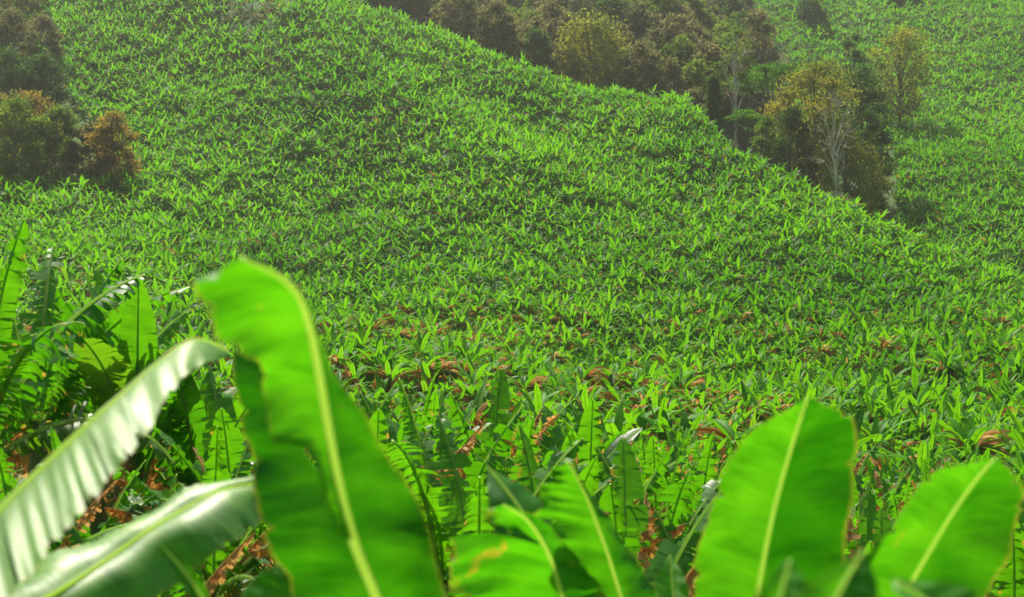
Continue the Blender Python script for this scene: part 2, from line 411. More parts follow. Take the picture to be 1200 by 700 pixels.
STYLES = ['upright', 'full', 'shredded', 'dry', 'full', 'sucker', 'shredded', 'upright']
LOOK = {'upright': 'banana plant with broad upright leaves', 'full': 'banana plant with full arching crown',
        'shredded': 'banana plant with torn feathery leaves', 'dry': 'banana plant with hanging brown dead leaves',
        'sucker': 'young banana plant with smooth erect leaves'}
PROTO = []
def build_proto(i, style):
    rng = R0(100 + i)
    H = {'upright': 1.3, 'full': 1.25, 'shredded': 1.35, 'dry': 1.3, 'sucker': .6}[style] * rng.uniform(.92, 1.08)
    parts = []
    g = Geo()
    path = np.array([[0, 0, -.25], [.02, 0, H * .4], [0, .03, H * .8], [0, 0, H + .05]])
    tube(g, catmull(path, 8), np.linspace(.13, .07, 8), 8)
    parts.append(('pseudostem', g.mesh('pseudostem', M_STEM)))
    for s in plant_recipe(rng, style):
        kind = s.pop('kind')
        if style == 'sucker': s['L'] *= .75; s['W'] *= .8
        b = np.array([.04 * math.cos(s['az']), .04 * math.sin(s['az']), H - (.25 * rng.rand() if kind == 'leaf' else .35)])
        g = leaf_geo(rng, base=b, mode='comb', strips=int(22 + 18 * s['torn'] + rng.randint(0, 5)), **s)
        parts.append((kind, g.mesh(kind, M_NEAR)))
    return style, parts
for i, s in enumerate(STYLES): PROTO.append(build_proto(i, s))

# low detail versions for the far field
def far_variant(i, lod):
    rng = R0(500 + i)
    style = ['upright', 'full', 'full', 'shredded', 'dry', 'upright', 'full', 'sucker'][i % 8]
    H = rng.uniform(.8, 1.9) if style != 'sucker' else .5
    g = Geo()
    rec = plant_recipe(rng, style)
    if lod:
        keep = [r for r in rec if r['kind'] == 'leaf'][:9] + [r for r in rec if r['kind'] != 'leaf'][:1]
        rec = keep
    for s in rec:
        s.pop('kind'); s.pop('torn')
        s['L'] *= rng.uniform(.85, 1.1); s['W'] *= .85; s['L'] *= 1.1; s['elev'] -= rng.uniform(.05, .55); s['droop'] *= 1.5; s['var'] = max(0, s['var'] - .04)
        b = np.array([0, 0, H - .2 * rng.rand()])
        g.extend(leaf_geo(rng, base=b, mode='solid', nseg=4 if lod else 6, rib=not lod, **s))
    tube(g, np.array([[0, 0, -.2], [0, 0, H]]), [.10, .06], 4, np.array([0, .1, 0]))
    return g.join()
FARV = [[far_variant(i, l) for i in range(16)] for l in (0, 1)]

# ------------------------------------------------------------------ scatter
def noise2(x, y, s, seed):
    r = R0(seed); v = 0
    for k in range(6):
        a = r.uniform(0, 2 * PI); f = s * r.uniform(.6, 1.8); p = r.uniform(0, 6.28)
        v = v + np.sin((x * math.cos(a) + y * math.sin(a)) * f + p)
    return v / 6

WOODS = []   # (u0,u1 as functions) handled by mask below
def in_wood(u, v, y, yr):
    """ground taken by trees"""
    far = y > yr + 6
    a = far & (u < 860) & (v < 235) & (u > 380)
    b = far & (u >= 800) & (u < 1050) & (v > 120) & (y < 300) & (u - 1050 < 0)
    b = b | (far & (u >= 855) & (u < 925) & (v > 60) & (v < 240))
    left = (y > 150) & (u < 140 - .8 * np.maximum(0, 190 - v)) & (v < 215) & (y < 330)
    return a, b, left

def project(x, y, z): return 600 + FX * x / y, 350 - FX * z / y

def ridge_y(u): return np.interp(u, CU, KY[:, len(NY) + 6])

rs = R0(7)
cand = []
def scatter(y0, y1, sp, jit=.42):
    gx = np.arange(-230, 230, sp); gy = np.arange(y0, y1, sp)
    X, Y = np.meshgrid(gx, gy); X = X + rs.uniform(-jit, jit, X.shape) * sp + (np.arange(len(gy)) % 2)[:, None] * sp / 2
    Y = Y + rs.uniform(-jit, jit, Y.shape) * sp
    return X.ravel(), Y.ravel()

# --- terrain occlusion test along the line of sight
def visible(x, y, ztop):
    s = np.linspace(.03, .97, 60)
    ok = np.ones(len(x), bool)
    for f in s:
        hz = terrain(x * f, y * f, False) + 0.6
        ok &= (hz < ztop * f) | (y * f < 8)
    return ok

x, y = scatter(12, 72, 2.25)
z = terrain(x, y); u, v = project(x, y, z)
k = (u > -60) & (u < 1260)
# keep a gap behind the photographer's nearest leaves so that the slope beyond can be seen
NEAR_SPOTS = [  # u, y, scale, proto, rot
    (-25, 14.0, 1.3, 2, 1.9), (45, 17.5, 1.35, 6, 3.6), (118, 19.0, 1.25, 2, 4.1), (160, 17.5, 1.22, 0, 1.1),
    (232, 18.0, 1.15, 7, 3.0), (20, 12.5, .86, 6, 5.0), (250, 14.0, .92, 2, .9), (95, 13.5, .80, 4, 2.6),
    (520, 13.5, 1.12, 2, 5.6), (560, 11.5, .98, 6, 2.4), (455, 17.5, 1.0, 3, 1.3), (660, 22.0, 1.15, 7, .2),
    (500, 24.0, 1.05, 0, 3.3), (605, 16.0, 1.0, 3, 4.4), (700, 14.0, .98, 3, 2.2), (770, 16.5, 1.0, 3, 5.2), (400, 22.0, 1.15, 3, 2.9), (735, 11.0, .95, 3, .7), (440, 14.0, 1.0, 3, 4.0), (480, 20.0, 1.15, 3, 5.1), (575, 20.0, 1.15, 3, .3), (640, 13.5, .95, 3, 1.6), (690, 18.5, 1.1, 3, 3.9), (1000, 19.0, 1.0, 3, 2.5),
    (1078, 13.5, .95, 5, 1.0), (1035, 16.0, .9, 3, .5), (1190, 14.0, .92, 3, 3.4), (820, 13.0, .85, 2, 1.9)]
nx = np.array([(a[0] - 600) / FX * a[1] for a in NEAR_SPOTS]); ny = np.array([a[1] for a in NEAR_SPOTS])
dmin = np.min(np.hypot(x[:, None] - nx[None], y[:, None] - ny[None]), 1)
k &= dmin > 1.7
x, y, z = x[k], y[k], z[k]
vis = visible(x, y, z + 3.2)
x, y, z = x[vis], y[vis], z[vis]
o = np.argsort(y)
NIND = 300 - len(NEAR_SPOTS) - 6
ind = o[:NIND]; rest = o[NIND:]
print('near candidates', len(x), 'farthest individual', y[ind].max())

plants = [(nx[i], ny[i], NEAR_SPOTS[i][2], NEAR_SPOTS[i][3], NEAR_SPOTS[i][4], True) for i in range(len(NEAR_SPOTS))]
for i in ind:
    dryp = .5 + .5 * noise2(x[i], y[i], .12, 3)
    uu = 600 + FX * x[i] / y[i]
    dq = .3 * dryp + (1.2 if 370 < uu < 960 and y[i] > 17 else .45)
    c = rs.choice(8, p=np.array([.12, .17, .13, .10 + dq, .15, .1, .12, .11]) / (1 + dq))
    plants.append((x[i], y[i], rs.uniform(.8, 1.08), int(c), rs.uniform(0, 2 * PI), False))

def zone(u, v, y):
    side = 'far left' if u < 170 else 'left' if u < 400 else 'centre left' if u < 560 else 'centre' if u < 720 else 'centre right' if u < 880 else 'right' if u < 1040 else 'far right'
    return side
ANCH = [(-40, 'at the left edge'), (75, 'above the pale glossy leaf'), (190, 'near the pale glossy leaf tip'),
        (290, 'behind the tall curled leaf'), (430, 'right of the tall curled leaf'), (520, 'left of the blotched leaf'), (640, 'behind the split leaf'),
        (745, 'right of the split leaf'), (840, 'left of the broad erect leaf'), (920, 'behind the broad erect leaf'), (1035, 'right of the broad erect leaf'), (1150, 'behind the slanting right leaf'), (1230, 'at the right edge')]
def depth_word(y):
    return 'nearest row' if y < 17 else 'second row' if y < 22 else 'third row' if y < 28 else 'mid bank' if y < 36 else 'lower bank' if y < 45 else 'bank foot' if y < 54 else 'field edge'
cnt = 0
for (px, py, s, c, rz, hand) in plants:
    style, parts = PROTO[c]
    pz = gz(px, py)
    uu, vv = project(px, py, pz + 2.5)
    root = empty('banana_plant', (px, py, pz), rz, s)
    anch = min(ANCH, key=lambda a: abs(a[0] - uu))[1]
    tag(root, LOOK[style] + ', ' + depth_word(py) + ' ' + anch, 'banana plant', 'banana plants on the bank below the viewpoint')
    for nm, me in parts:
        link(bpy.data.objects.new(nm, me), root)
        cnt += 1
print('plants', len(plants), 'parts', cnt)

# --- the rest of the field as one mass
fx_, fy_ = [x[rest]], [y[rest]]
for (a, b, sp) in ((72, 130, 1.18), (130, 200, 1.1), (200, 300, 1.15), (300, 460, 1.4)):
    X1, Y1 = scatter(a, b, sp, .5); fx_.append(X1); fy_.append(Y1)
x = np.concatenate(fx_); y = np.concatenate(fy_)
z = terrain(x, y); u, v = project(x, y, z)
k = (u > -230) & (u < 1430) & (v > -70) & (y > 30)
x, y, z, u, v = x[k], y[k], z[k], u[k], v[k]
a, b, left = in_wood(u, v, y, ridge_y(u))
thin = noise2(x, y, .09, 11)
blob = (np.hypot((x + 50) / 9, (y - 285) / 16) < 1) & (rs.rand(len(x)) < .75)
k = ~(a | b | left | blob) & ~((thin > .42) & (y < 250) & (rs.rand(len(x)) < .35))
x, y, z, u, v, thin = x[k], y[k], z[k], u[k], v[k], thin[k]
vis = visible(x, y, z + 3.5)
x, y, z, u, v, thin = x[vis], y[vis], z[vis], u[vis], v[vis], thin[vis]
print('mass plants', len(x))
FG = Geo()
for lod in (0, 1):
    sel = (y < 150) if lod == 0 else (y >= 150)
    ch = rs.randint(0, 16, len(x))
    dp = (noise2(x, y, .10, 21) > .25) & (rs.rand(len(x)) < .5)
    ch = np.where(dp & (ch % 8 != 4), 4 + 8 * rs.randint(0, 2, len(x)), ch)
    for c in range(16):
        ii = np.nonzero(sel & (ch == c))[0]
        if not len(ii): continue
        V, F, U, D = FARV[lod][c]
        sc_ = (.52 + .62 * rs.rand(len(ii)) ** 1.3) * np.interp(y[ii], [60, 90, 130], [1.15, 1.0, .92]); th = rs.uniform(0, 2 * PI, len(ii))
        ct, sn = np.cos(th), np.sin(th)
        VX = (V[None, :, 0] * ct[:, None] - V[None, :, 1] * sn[:, None]) * sc_[:, None] + x[ii][:, None]
        VY = (V[None, :, 0] * sn[:, None] + V[None, :, 1] * ct[:, None]) * sc_[:, None] + y[ii][:, None]
        VZ = V[None, :, 2] * sc_[:, None] * rs.uniform(.85, 1.15, len(ii))[:, None] + z[ii][:, None]
        m = len(V)
        FF = (F[None] + (np.arange(len(ii)) * m)[:, None, None]).reshape(-1, 4)
        DD = np.tile(D, (len(ii), 1)).reshape(len(ii), m, 3).copy()
        DD[:, :, 1] = np.clip(DD[:, :, 1] + rs.uniform(-.55, .4, len(ii))[:, None] + .8 * thin[ii][:, None], 0, 1)
        FG.add(np.stack([VX, VY, VZ], -1).reshape(-1, 3), FF, np.tile(U, (len(ii), 1)), DD.reshape(-1, 3))
tag(FG.obj('banana_field', M_FIELD), 'dense field of small banana plants covering the far hillsides', 'banana field', kind='stuff')

# ------------------------------------------------------------------ ground cover of weeds and litter between the stems
def litter():
    g = Geo()
    r = R0(31)
    n = 26000
    yy = 3 + 110 * r.rand(n) ** 1.0; xx = (r.uniform(-80, 1280, n) - 600) / FX * np.maximum(yy, 6)
    zz = terrain(xx, yy)
    az = r.uniform(0, 2 * PI, n); L = r.uniform(.25, .8, n); W = L * r.uniform(.12, .28, n); tilt = r.uniform(.2, 1.4, n)
    d = np.stack([np.cos(az) * np.cos(tilt), np.sin(az) * np.cos(tilt), np.sin(tilt)], -1)
    s = np.stack([-np.sin(az), np.cos(az), np.zeros(n)], -1)
    p = np.stack([xx, yy, zz - .03], -1)
    mid = p + d * (L * .55)[:, None]; end = p + d * (L * .9)[:, None] * np.array([1.2, 1.2, .75])
    V = np.stack([p - s * (W * .2)[:, None], p + s * (W * .2)[:, None], mid + s * (W * .5)[:, None], mid - s * (W * .5)[:, None], end + s * (W * .12)[:, None], end - s * (W * .12)[:, None]], 1)
    F = np.array([[0, 1, 2, 3], [3, 2, 4, 5]])[None] + (np.arange(n) * 6)[:, None, None]
    D = np.zeros((n, 6, 3)); D[:, :, 0] = np.where(r.rand(n) < .35, .9, 0)[:, None]; D[:, :, 1] = r.rand(n)[:, None] * .8
    g.add(V.reshape(-1, 3), F.reshape(-1, 4), None, D.reshape(-1, 3))
    tag(g.obj('ground_cover', M_FIELD), 'weeds and dead leaf litter between the banana stems', 'ground cover', kind='stuff')
litter()

# ------------------------------------------------------------------ foreground plants
def hero_patch(g, inner, outer, var=.5, nu=46, nv=9, bulge=.02, rip=.004, dry=0.0, seed=0, wave=1.0, rib_gap=.0, nick=5, pleat=.010, pf=7.0, rib=0.0):
    rng = R0(seed)
    I = catmull([P(*p) for p in inner], nu); O = catmull([P(*p) for p in outer], nu)
    t = np.linspace(0, 1, nu)[:, None]; s = np.linspace(0, 1, nv)[None, :]
    A = I[:, None, :] * (1 - s[..., None]) + O[:, None, :] * s[..., None]
    dt = np.gradient(A, axis=0); ds = np.gradient(A, axis=1)
    nrm = np.cross(dt, ds); nrm /= np.maximum(np.linalg.norm(nrm, axis=2)[..., None], 1e-9)
    if nrm[..., 2].mean() < 0: nrm = -nrm
    wd = np.linalg.norm(O - I, axis=1)[:, None]
    A = A + ((O - I) / np.maximum(wd, 1e-6) * np.minimum(rib_gap, wd * .3))[:, None, :] * (1 - s)[..., None]
    disp = bulge * np.sin(PI * s ** .8) * (wd / .25)
    ph = rng.uniform(0, 6, 6)
    disp = disp + rip * np.sin(2 * PI * (22 * t + 1.5 * s) + ph[0] + 2 * np.sin(t * 9 + ph[1])) * s ** .7 * np.clip(wd / .1, 0, 1)
    disp = disp + wave * .012 * s ** 1.5 * (np.sin(2 * PI * 2.6 * t + ph[2]) + .6 * np.sin(2 * PI * 5.7 * t + ph[3])) * np.clip(wd / .12, 0, 1)
    disp = disp + pleat * s ** .8 * (np.abs(np.sin(PI * pf * t + 1.2 * s + ph[4] + .8 * np.sin(5 * t + ph[5]))) - .5) * np.clip(wd / .1, 0, 1)
    A = A + nrm * disp[..., None]
    # irregular margin
    jag = (rng.uniform(-1, 1, nu) * .012)[:, None] * s ** 3
    for q in range(nick):
        k_ = rng.randint(3, nu - 3); dpt = rng.uniform(.04, .16)
        jag[k_] -= dpt * s[0] ** 3; A[k_ - 1, -1] = A[k_, -1] * .45 + A[k_ - 1, -1] * .55 if rng.rand() < .5 else A[k_ - 1, -1]
    A = A + (O - I)[:, None, :] * jag[..., None]
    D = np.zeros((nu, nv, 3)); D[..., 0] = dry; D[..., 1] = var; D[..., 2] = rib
    U = np.stack(np.broadcast_arrays(t, s), -1)
    g.add(A.reshape(-1, 3), grid_faces(nu, nv), U.reshape(-1, 2), D.reshape(-1, 3))

def hero_leaf(root, stem_top, mid, patches, mat, rib_r=.011, label=None, rib_from=None, name='leaf', tip=.0025):
    g = Geo()
    for i, p in enumerate(patches):
        hero_patch(g, seed=len(patches) * 17 + i, **{'rib_gap': rib_r * .75, **p})
    loc = np.array(root.location)
    V, F, U, D = g.join(); V = V - loc; g.V = [V]
    lf = g.obj(name, mat, root)
    if label: lf['label'] = label
    path = [stem_top + (P(*mid[0]) - stem_top) * .5 + np.array([0, 0, .04])] + [P(*m) for m in mid]
    path = catmull([stem_top] + path, 40) - loc
    r = Geo(); tube(r, path, np.linspace(rib_r * 1.9, tip, 40), 8)
    r.obj('midrib', M_RIB, lf)
    return lf

def hero_plant(u, y, zt, label, r=.1):
    x = (u - 600) / FX * y
    z0 = gz(x, y)
    root = empty('banana_plant', (x, y, z0))
    tag(root, label, 'banana plant', 'banana plants in the foreground')
    H = zt - z0
    g = Geo(); p = catmull([[0, 0, -.25], [.03, 0, H * .35], [-.02, .02, H * .75], [0, 0, H]], 14)
    tube(g, p, np.linspace(r * 1.25, r * .55, 14), 12)
    g.obj('pseudostem', M_STEM, root)
    return root, np.array([x, y, zt - .05])

# 1: tall curled leaf left of centre
rt, top = hero_plant(505, 3.7, -1.7, 'banana plant raising the tall blurred leaf with a curled tip left of centre')
midA = [(480, 800, 3.6), (442, 700, 3.5), (415, 634, 3.45), (397, 570, 3.42), (385, 505, 3.38), (374, 440, 3.34), (363, 385, 3.28), (349, 345, 3.2), (322, 320, 3.12), (284, 303, 3.02)]
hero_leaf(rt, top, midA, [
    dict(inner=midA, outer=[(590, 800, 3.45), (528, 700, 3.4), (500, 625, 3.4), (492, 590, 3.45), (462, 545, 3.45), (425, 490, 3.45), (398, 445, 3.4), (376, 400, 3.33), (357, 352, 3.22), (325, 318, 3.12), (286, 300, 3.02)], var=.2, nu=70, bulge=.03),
    dict(inner=midA[2:], outer=[(405, 622, 3.36), (376, 568, 3.3), (345, 520, 3.28), (320, 508, 3.28), (312, 465, 3.3), (300, 418, 3.24), (258, 400, 3.14), (246, 365, 3.06), (230, 326, 2.98), (258, 312, 2.98), (282, 301, 3.02)], var=.95, nu=70, bulge=.03, wave=1.6, nick=7),  # high var: surface glare on the flap put into its colour
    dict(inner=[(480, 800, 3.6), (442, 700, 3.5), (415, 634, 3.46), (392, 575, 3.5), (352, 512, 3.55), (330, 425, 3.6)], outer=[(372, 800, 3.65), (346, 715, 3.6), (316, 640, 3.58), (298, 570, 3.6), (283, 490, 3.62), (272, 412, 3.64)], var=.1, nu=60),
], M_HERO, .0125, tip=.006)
# leaf low at its left, pale
m = [(400, 800, 3.9), (362, 740, 3.9), (345, 690, 3.95), (350, 652, 4.0)]
hero_leaf(rt, top, m, [
    dict(inner=m, outer=[(320, 800, 3.9), (290, 745, 3.9), (285, 690, 3.95), (348, 650, 4.0)], var=.8),
    dict(inner=m, outer=[(470, 800, 4.0), (420, 745, 4.0), (385, 695, 4.0), (352, 651, 4.0)], var=.5)], M_HERO, .01)

# 2: the arching pale leaves lower left
rt, top = hero_plant(-190, 3.7, -1.75, 'banana plant at the lower left corner with two arching pale glossy leaves')
mB = [(-130, 735, 3.6), (-60, 660, 3.7), (0, 597, 3.85), (55, 543, 4.0), (100, 500, 4.1), (145, 460, 4.25), (185, 425, 4.4), (228, 397, 4.55), (268, 410, 4.7)]
hero_leaf(rt, top, mB, [
    dict(inner=mB[:3], outer=[(-90, 860, 3.2), (-30, 765, 3.3), (20, 690, 3.5)], var=.25, nu=24, rip=0, pleat=.012, pf=3.0, bulge=.006, wave=.25),
    dict(inner=mB[2:4], outer=[(24, 686, 3.46), (50, 660, 3.55), (80, 618, 3.68)], var=.5, nu=16, rip=0, pleat=.012, pf=3.0, bulge=.006, wave=.25),
    dict(inner=mB[3:5], outer=[(78, 622, 3.64), (100, 597, 3.7), (128, 564, 3.82)], var=.6, nu=16, rip=0, pleat=.012, pf=3.0, bulge=.006, wave=.25),
    dict(inner=mB[4:6], outer=[(130, 560, 3.80), (150, 537, 3.85), (172, 506, 4.0)], var=.5, nu=16, rip=0, pleat=.012, pf=3.0, bulge=.006, wave=.25),
    dict(inner=mB[5:], outer=[(168, 512, 3.95), (190, 478, 4.1), (208, 452, 4.2), (232, 430, 4.35), (268, 418, 4.66)], var=.6, nu=30, rip=0, pleat=.012, pf=3.0, bulge=.006, wave=.25),
    dict(inner=mB, outer=[(-140, 748, 3.85), (-68, 672, 3.95), (-6, 610, 4.1), (52, 556, 4.25), (99, 513, 4.35), (146, 472, 4.5), (186, 437, 4.65), (227, 408, 4.75), (266, 412, 4.72)], var=.3, nu=50, rip=0, pleat=.012, pf=3.0, bulge=-.01),
], M_GLOSS, .012, label='pale glossy leaf arching up to the right')
mC = [(-120, 800, 4.25), (-30, 745, 4.40), (60, 697, 4.55), (130, 652, 4.75), (172, 622, 4.85), (212, 598, 4.95), (255, 575, 5.05), (302, 566, 5.15)]
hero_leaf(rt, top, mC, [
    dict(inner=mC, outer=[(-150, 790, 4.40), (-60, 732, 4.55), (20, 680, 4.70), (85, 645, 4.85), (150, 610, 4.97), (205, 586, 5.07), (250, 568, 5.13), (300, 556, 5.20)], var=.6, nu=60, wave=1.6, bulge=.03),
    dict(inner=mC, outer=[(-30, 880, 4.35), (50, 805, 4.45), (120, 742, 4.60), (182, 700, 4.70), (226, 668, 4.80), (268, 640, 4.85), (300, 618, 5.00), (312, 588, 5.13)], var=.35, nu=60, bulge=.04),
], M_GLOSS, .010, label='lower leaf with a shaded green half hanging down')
m = [(262, 760, 3.8), (240, 705, 3.85), (215, 668, 3.9), (188, 638, 3.95)]
hero_leaf(rt, np.array([P(330, 900, 3.7)]).reshape(3), m, [
    dict(inner=m, outer=[(268, 760, 3.78), (248, 705, 3.82), (224, 666, 3.88), (192, 638, 3.95)], var=.8, nv=4, bulge=.003),
    dict(inner=m, outer=[(252, 760, 3.8), (228, 708, 3.83), (204, 672, 3.88), (186, 640, 3.95)], var=.6, nv=4, bulge=.003)], M_HERO, .008)

# 3: two leaves centre bottom
rt, top = hero_plant(735, 5.1, -2.2, 'banana plant at the bottom centre with a blotched leaf and a split pale green leaf')
mE = [(690, 800, 4.9), (662, 712, 4.86), (650, 670, 4.8), (638, 640, 4.72), (618, 610, 4.6), (590, 592, 4.45)]
hero_leaf(rt, top, mE, [
    dict(inner=mE[:4], outer=[(585, 800, 4.7), (548, 735, 4.65), (530, 690, 4.55), (531, 634, 4.4)], var=.6, nu=40, bulge=.03, pleat=.02, pf=7),
    dict(inner=mE[3:], outer=[(600, 622, 4.58), (584, 617, 4.5), (566, 604, 4.42), (586, 593, 4.44)], var=.7, nu=20),
    dict(inner=mE, outer=[(790, 800, 5.1), (726, 712, 5.05), (700, 682, 4.98), (672, 648, 4.86), (636, 610, 4.65), (592, 591, 4.45)], var=.3, nu=40),
], M_HERO_B, .011, label='leaf with orange blotches beside its pale midrib')
mE2 = [(700, 780, 5.2), (655, 680, 5.25), (616, 605, 5.35), (571, 546, 5.5)]
hero_leaf(rt, top, mE2, [
    dict(inner=mE2, outer=[(640, 780, 5.2), (600, 690, 5.2), (575, 605, 5.35), (570, 547, 5.5)], var=.2),
    dict(inner=mE2, outer=[(730, 760, 5.3), (690, 680, 5.4), (640, 596, 5.5), (573, 545, 5.5)], var=.4)], M_HERO, .009)
mF = [(762, 800, 5.3), (729, 705, 5.26), (712, 650, 5.2), (692, 595, 5.12), (677, 562, 5.05), (664, 540, 5.0)]
hero_leaf(rt, top, mF, [
    dict(inner=[(762, 800, 5.3), (729, 705, 5.26), (712, 650, 5.2), (702, 622, 5.16)], outer=[(700, 800, 5.15), (668, 712, 5.1), (640, 660, 5.02), (631, 615, 4.95)], var=.55, nu=34, wave=1.5, pleat=.03, pf=6, bulge=.035),
    dict(inner=[(702, 624, 5.16), (692, 595, 5.12), (677, 562, 5.05), (664, 540, 5.0)], outer=[(630, 610, 4.93), (632, 588, 4.9), (641, 560, 4.92), (662, 541, 5.0)], var=.85, nu=26, wave=1.5, pleat=.03, pf=6, bulge=.03),
    dict(inner=mF, outer=[(815, 800, 5.45), (768, 705, 5.42), (755, 668, 5.38), (735, 640, 5.3), (704, 598, 5.2), (666, 540, 5.0)], var=.3, nu=44, wave=.8, pleat=.015),
], M_HERO, .0105, label='pale green leaf split across its left half')
m = [(800, 790, 5.8), (792, 720, 5.9), (788, 685, 6.0), (785, 650, 6.1)]
hero_leaf(rt, top, m, [
    dict(inner=m, outer=[(775, 790, 5.7), (767, 720, 5.8), (768, 682, 5.9), (784, 651, 6.1)], var=.8),
    dict(inner=m, outer=[(826, 790, 5.8), (812, 720, 5.9), (804, 680, 6.0), (787, 651, 6.1)], var=.6)], M_HERO, .008)

# 4: broad erect leaf at the right
rt, top = hero_plant(862, 3.95, -1.75, 'banana plant with the single broad erect leaf lit from behind, right of centre')
mH = [(858, 850, 4.2), (872, 775, 4.22), (886, 700, 4.22), (905, 605, 4.2), (925, 532, 4.16), (946, 466, 4.08)]
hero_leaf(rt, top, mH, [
    dict(inner=mH, outer=[(780, 850, 4.08), (800, 770, 4.08), (812, 700, 4.07), (826, 620, 4.05), (846, 553, 4.03), (888, 505, 4.04), (944, 467, 4.08)], var=.95, nu=64, bulge=.03, wave=.8),  # high var: backlit brightness of this half painted into its colour
    dict(inner=mH, outer=[(935, 850, 4.26), (965, 775, 4.26), (985, 690, 4.26), (994, 605, 4.24), (1003, 540, 4.2), (1000, 492, 4.14), (948, 465, 4.08)], var=.05, nu=64, bulge=.03, wave=.8),  # low var: this half's dimmer light painted in as darker green
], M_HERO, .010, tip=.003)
m = [(905, 850, 2.5), (908, 760, 2.55), (914, 700, 2.6), (926, 656, 2.65)]
hero_leaf(rt, top, m, [
    dict(inner=m, outer=[(850, 850, 2.5), (870, 760, 2.5), (886, 700, 2.55), (922, 657, 2.65)], var=.6),
    dict(inner=m, outer=[(985, 850, 2.5), (970, 760, 2.55), (958, 705, 2.6), (930, 657, 2.65)], var=.8)], M_HERO, .007)

# 5: slanting leaf at the right edge
rt, top = hero_plant(985, 4.1, -1.8, 'banana plant at the lower right corner with a rounded leaf slanting to the right')
mI = [(985, 850, 4.2), (1020, 765, 4.22), (1063, 690, 4.22), (1108, 614, 4.2), (1138, 570, 4.16), (1166, 536, 4.1)]
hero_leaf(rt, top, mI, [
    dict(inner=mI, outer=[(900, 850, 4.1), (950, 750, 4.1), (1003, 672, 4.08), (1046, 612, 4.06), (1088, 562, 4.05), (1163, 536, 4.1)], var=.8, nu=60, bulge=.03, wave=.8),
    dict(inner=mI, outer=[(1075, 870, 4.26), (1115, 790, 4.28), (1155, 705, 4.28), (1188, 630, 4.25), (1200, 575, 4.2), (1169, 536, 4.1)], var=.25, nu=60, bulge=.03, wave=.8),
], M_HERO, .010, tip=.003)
m = [(930, 850, 2.5), (955, 760, 2.5), (985, 690, 2.55), (1012, 645, 2.6)]
hero_leaf(rt, top, m, [
    dict(inner=m, outer=[(880, 850, 2.4), (905, 760, 2.45), (945, 690, 2.5), (1008, 646, 2.6)], var=.9),
    dict(inner=m, outer=[(1020, 850, 2.5), (1025, 760, 2.5), (1030, 700, 2.55), (1015, 646, 2.6)], var=.5)], M_HERO, .007)
m = [(1200, 850, 2.7), (1150, 770, 2.7), (1100, 715, 2.75), (1050, 680, 2.8)]
hero_leaf(rt, top, m, [
    dict(inner=m, outer=[(1130, 850, 2.6), (1090, 770, 2.6), (1060, 720, 2.7), (1045, 682, 2.8)], var=.8),
    dict(inner=m, outer=[(1260, 850, 2.8), (1200, 750, 2.8), (1140, 695, 2.8), (1055, 678, 2.8)], var=.4)], M_HERO, .007)

# ------------------------------------------------------------------ trees
M_OLIVE = simple_leaf('olive_foliage', (.06, .13, .018), (.17, .25, .03), .5)
M_DARK = simple_leaf('dark_foliage', (.03, .085, .015), (.07, .16, .025), .35)
M_GREEN = simple_leaf('bright_tree_foliage', (.04, .14, .012), (.12, .27, .02), .45)
M_YEL = simple_leaf('yellowing_foliage', (.09, .13, .015), (.26, .28, .03), .5)
M_BROWN = simple_leaf('brown_foliage', (.07, .095, .035), (.17, .16, .08), .5)
M_ORANGE = simple_leaf('orange_brown_foliage', (.09, .15, .018), (.26, .24, .035), .5)
M_RUST = simple_leaf('rust_foliage', (.14, .125, .03), (.30, .21, .045), .5)
M_BARK = bark_mat('brown_bark', (.06, .045, .035), (.15, .12, .09))
M_PALE = bark_mat('pale_bark', (.40, .36, .28), (.62, .58, .48))

def foliage(g, rng, c, r, n, size, var):
    d = rng.normal(size=(n, 3)); d /= np.linalg.norm(d, axis=1)[:, None]
    p = c + d * np.abs(rng.normal(.62, .34, (n, 1))) * r
    a = rng.normal(size=(n, 3)); a /= np.linalg.norm(a, axis=1)[:, None]
    b = np.cross(a, rng.normal(size=(n, 3))); b /= np.linalg.norm(b, axis=1)[:, None]
    s = size * rng.uniform(.5, 1.3, (n, 1))
    V = np.stack([p - a * s, p - b * s * .45, p + a * s, p + b * s * .45], 1)
    D = np.zeros((n, 4, 3)); D[:, :, 1] = np.clip(var + rng.uniform(-.25, .25, (n, 1)), 0, 1)
    g.add(V.reshape(-1, 3), np.arange(4 * n).reshape(-1, 4), None, D.reshape(-1, 3))

